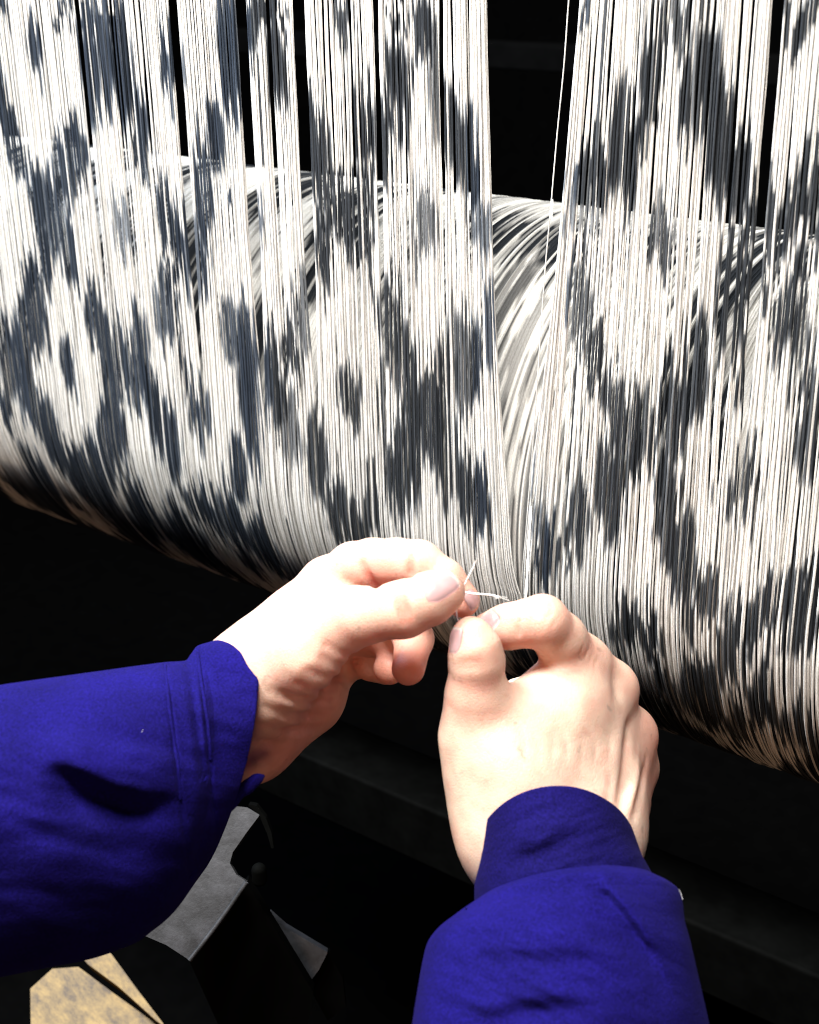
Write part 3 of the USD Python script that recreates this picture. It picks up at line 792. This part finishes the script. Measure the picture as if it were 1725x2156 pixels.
# right sleeve: a snug cuff in blue darkened for its shade, then the sleeve puffed out behind it
top = [(1000, 1798), (999, 1830), (999, 1860), (999, 1890), (1001, 1915), (1004, 1940)]
bot = [(1341, 1788), (1348, 1805), (1358, 1830), (1372, 1850), (1385, 1870), (1392, 1890)]
px, py, dz, phi, t = loft(top, bot, [.598, .588], [(0, -136, -.038), (2, -105, -.040), (2, -50, -.042)], [(0, -70, .034), (0, -60, .036)], n_t=80)
near_w = np.clip(np.sin(phi), 0, 1)[None] ** 0.6
d2 = fold(px, py, [(1040, 1790), (1090, 1775), (1140, 1765), (1200, 1735), (1260, 1725)], 45, 40, .002, .0015) + wrinkle(px, py, 1 / 40, .0035, 31, -0.4) + wrinkle(px, py, 1 / 15, .0006, 32, -0.4)
V2 = P(px, py, dz + near_w * d2 * np.clip(t * 3, 0, 1)[:, None])
top = [(1003, 1908), (992, 1913), (975, 1922), (948, 1940), (918, 1963), (899, 1990), (889, 2030), (880, 2080), (868, 2156), (850, 2300), (835, 2450)]
bot = [(1362, 1838), (1385, 1850), (1412, 1862), (1430, 1876), (1438, 1900), (1442, 1935), (1455, 1985), (1472, 2060), (1494, 2156), (1520, 2300), (1545, 2450)]
px, py, dz, phi, t = loft(top, bot, [.590, .582, .565, .55], [(-6, -46, -.034), (-6, -42, -.046), (-4, -38, -.052), (0, -30, -.056), (0, -10, -.06)], [(0, -30, .04), (0, 0, .05)], n_t=170)
near_w = np.clip(np.sin(phi), 0, 1)[None] ** 0.6
puff = -0.006 * np.exp(-((t - 0.12) / 0.12) ** 2)[:, None]
d2 = puff + fold(px, py, [(1220, 1830), (1280, 1860), (1340, 1930), (1390, 2010), (1430, 2100)], 60, 55, .004, .004) + fold(px, py, [(930, 2000), (1000, 1985), (1100, 1990), (1240, 2000), (1300, 2010)], 70, 60, .002, .002)
d2 = d2 + fold(px, py, [(960, 2120), (1060, 2105), (1180, 2090), (1300, 2100)], 70, 60, .002, .002)
d2 = d2 + wrinkle(px, py, 1 / 55, .006, 41, 0.5) + wrinkle(px, py, 1 / 20, .0012, 42, 0.3) + wrinkle(px, py, 1 / 9, .0004, 43, 1.2)
V3 = P(px, py, dz + near_w * d2)
sleeve2 = obj('sleeve', shell(V3, .0016), BLUE, person, smooth=60)
RV = (V3, px, py, np.broadcast_to(np.sin(phi)[None], px.shape), sleeve2)
tag(sleeve2, 'right sleeve puffed out behind a snug dark cuff')
cuff = obj('cuff', shell(V2, .0014), SHADED_BLUE, sleeve2, smooth=60)
tag(cuff, 'ribbed cuff, its blue darkened to paint its shade')
LINT = mat('white_lint', {'p': ('principled_bsdf', {'base_color': (0.7, 0.7, 0.75), 'roughness': 0.8})}, [])
for a, b, c_ in (((1436, 1868), (1441, 1880), (1440, 1893)), ((982, 1914), (986, 1922), (984, 1930))):
    k = [V3.reshape(-1, 3)[np.argmin((px - q[0]) ** 2 + (py - q[1]) ** 2)] for q in (a, b, c_)]
    k = np.array(k) + (EYE - np.array(k)) * 0.004
    obj('loose_stitch', tube(k, .00045, 5), LINT, sleeve2, smooth=True)

for (gx, gy), (SV, spx, spy, spn, par) in (((300, 1540), LV),):
    k = np.argmin(np.where(spn > 0.1, (spx - gx) ** 2 + (spy - gy) ** 2, 1e9))
    q = SV.reshape(-1, 3)[k] + (EYE - SV.reshape(-1, 3)[k]) * 0.003
    w_ = np.array([[0, 0, 0], [0.0004, 0.0001, 0.0005], [0.0007, 0.0, 0.0012]])
    obj('lint_speck', tube(q + w_, .00015, 4), LINT, par, smooth=True)

# ------------------------------------------------------------------ the broken yarn in the hands
from scipy.interpolate import CubicSpline


def yarn(name, label, cat, pts, rad, frays=0, seed=0):
    q = np.array(pts, float)
    u = np.linspace(0, len(q) - 1, 14 * len(q))
    q = CubicSpline(np.arange(len(q)), q)(u)
    r = np.random.default_rng(seed)
    vs, fs, at = [], [], 0
    for k in range(2):                                            # two plies twisted round each other
        a = u * 9 + k * math.pi
        off = 0.35 * rad * np.stack([np.cos(a), np.sin(a), np.zeros_like(a)], -1)
        v, f = tube(q + off, rad * 0.72, 5)
        vs.append(v), fs.append(f + at)
        at += len(v)
    for k in range(frays):                                        # loose fibres at the far end
        d = q[-1] - q[-12]
        e = q[-8] + np.linspace(0, 1, 6)[:, None] * (d * r.uniform(0.7, 1.5) + r.normal(0, 0.0009, 3))
        v, f = tube(e, rad * 0.22, 4)
        vs.append(v), fs.append(f + at)
        at += len(v)
    v, f = np.vstack(vs), np.vstack(fs)
    o = obj(name, (v, f), YARN, None, smooth=True, dye=np.repeat((WHITE * 1.05)[None], len(v), 0))
    return tag(o, label, cat)


yarn('warp_yarn', 'single white yarn pulled taut out of the warp into the right hand', 'yarn',
     [P(1163, 420, 0.862), P(1148, 700, .838), P(1130, 930, .805), P(1116, 1110, .745), P(1108, 1250, .650), P(1100, 1310, .612)], .00068, 0, 1)
yarn('yarn_end', 'short white yarn end sticking up beside the left thumb tip', 'yarn', [P(972, 1246, .597), P(986, 1216, .594), P(996, 1196, .593), P(1002, 1181, .592)], .00036, 2, 2)
yarn('yarn_end', 'frayed white yarn end pointing right from the left fingertips', 'yarn', [P(975, 1245, .598), P(1000, 1250, .594), P(1026, 1252, .592), P(1050, 1257, .591)], .00050, 7, 3)
yarn('yarn_end', 'fine white yarn stretched between the fingertips of both hands', 'yarn', [P(962, 1262, .596), P(962, 1285, .594), P(965, 1305, .593), P(978, 1330, .588)], .00036, 0, 4)
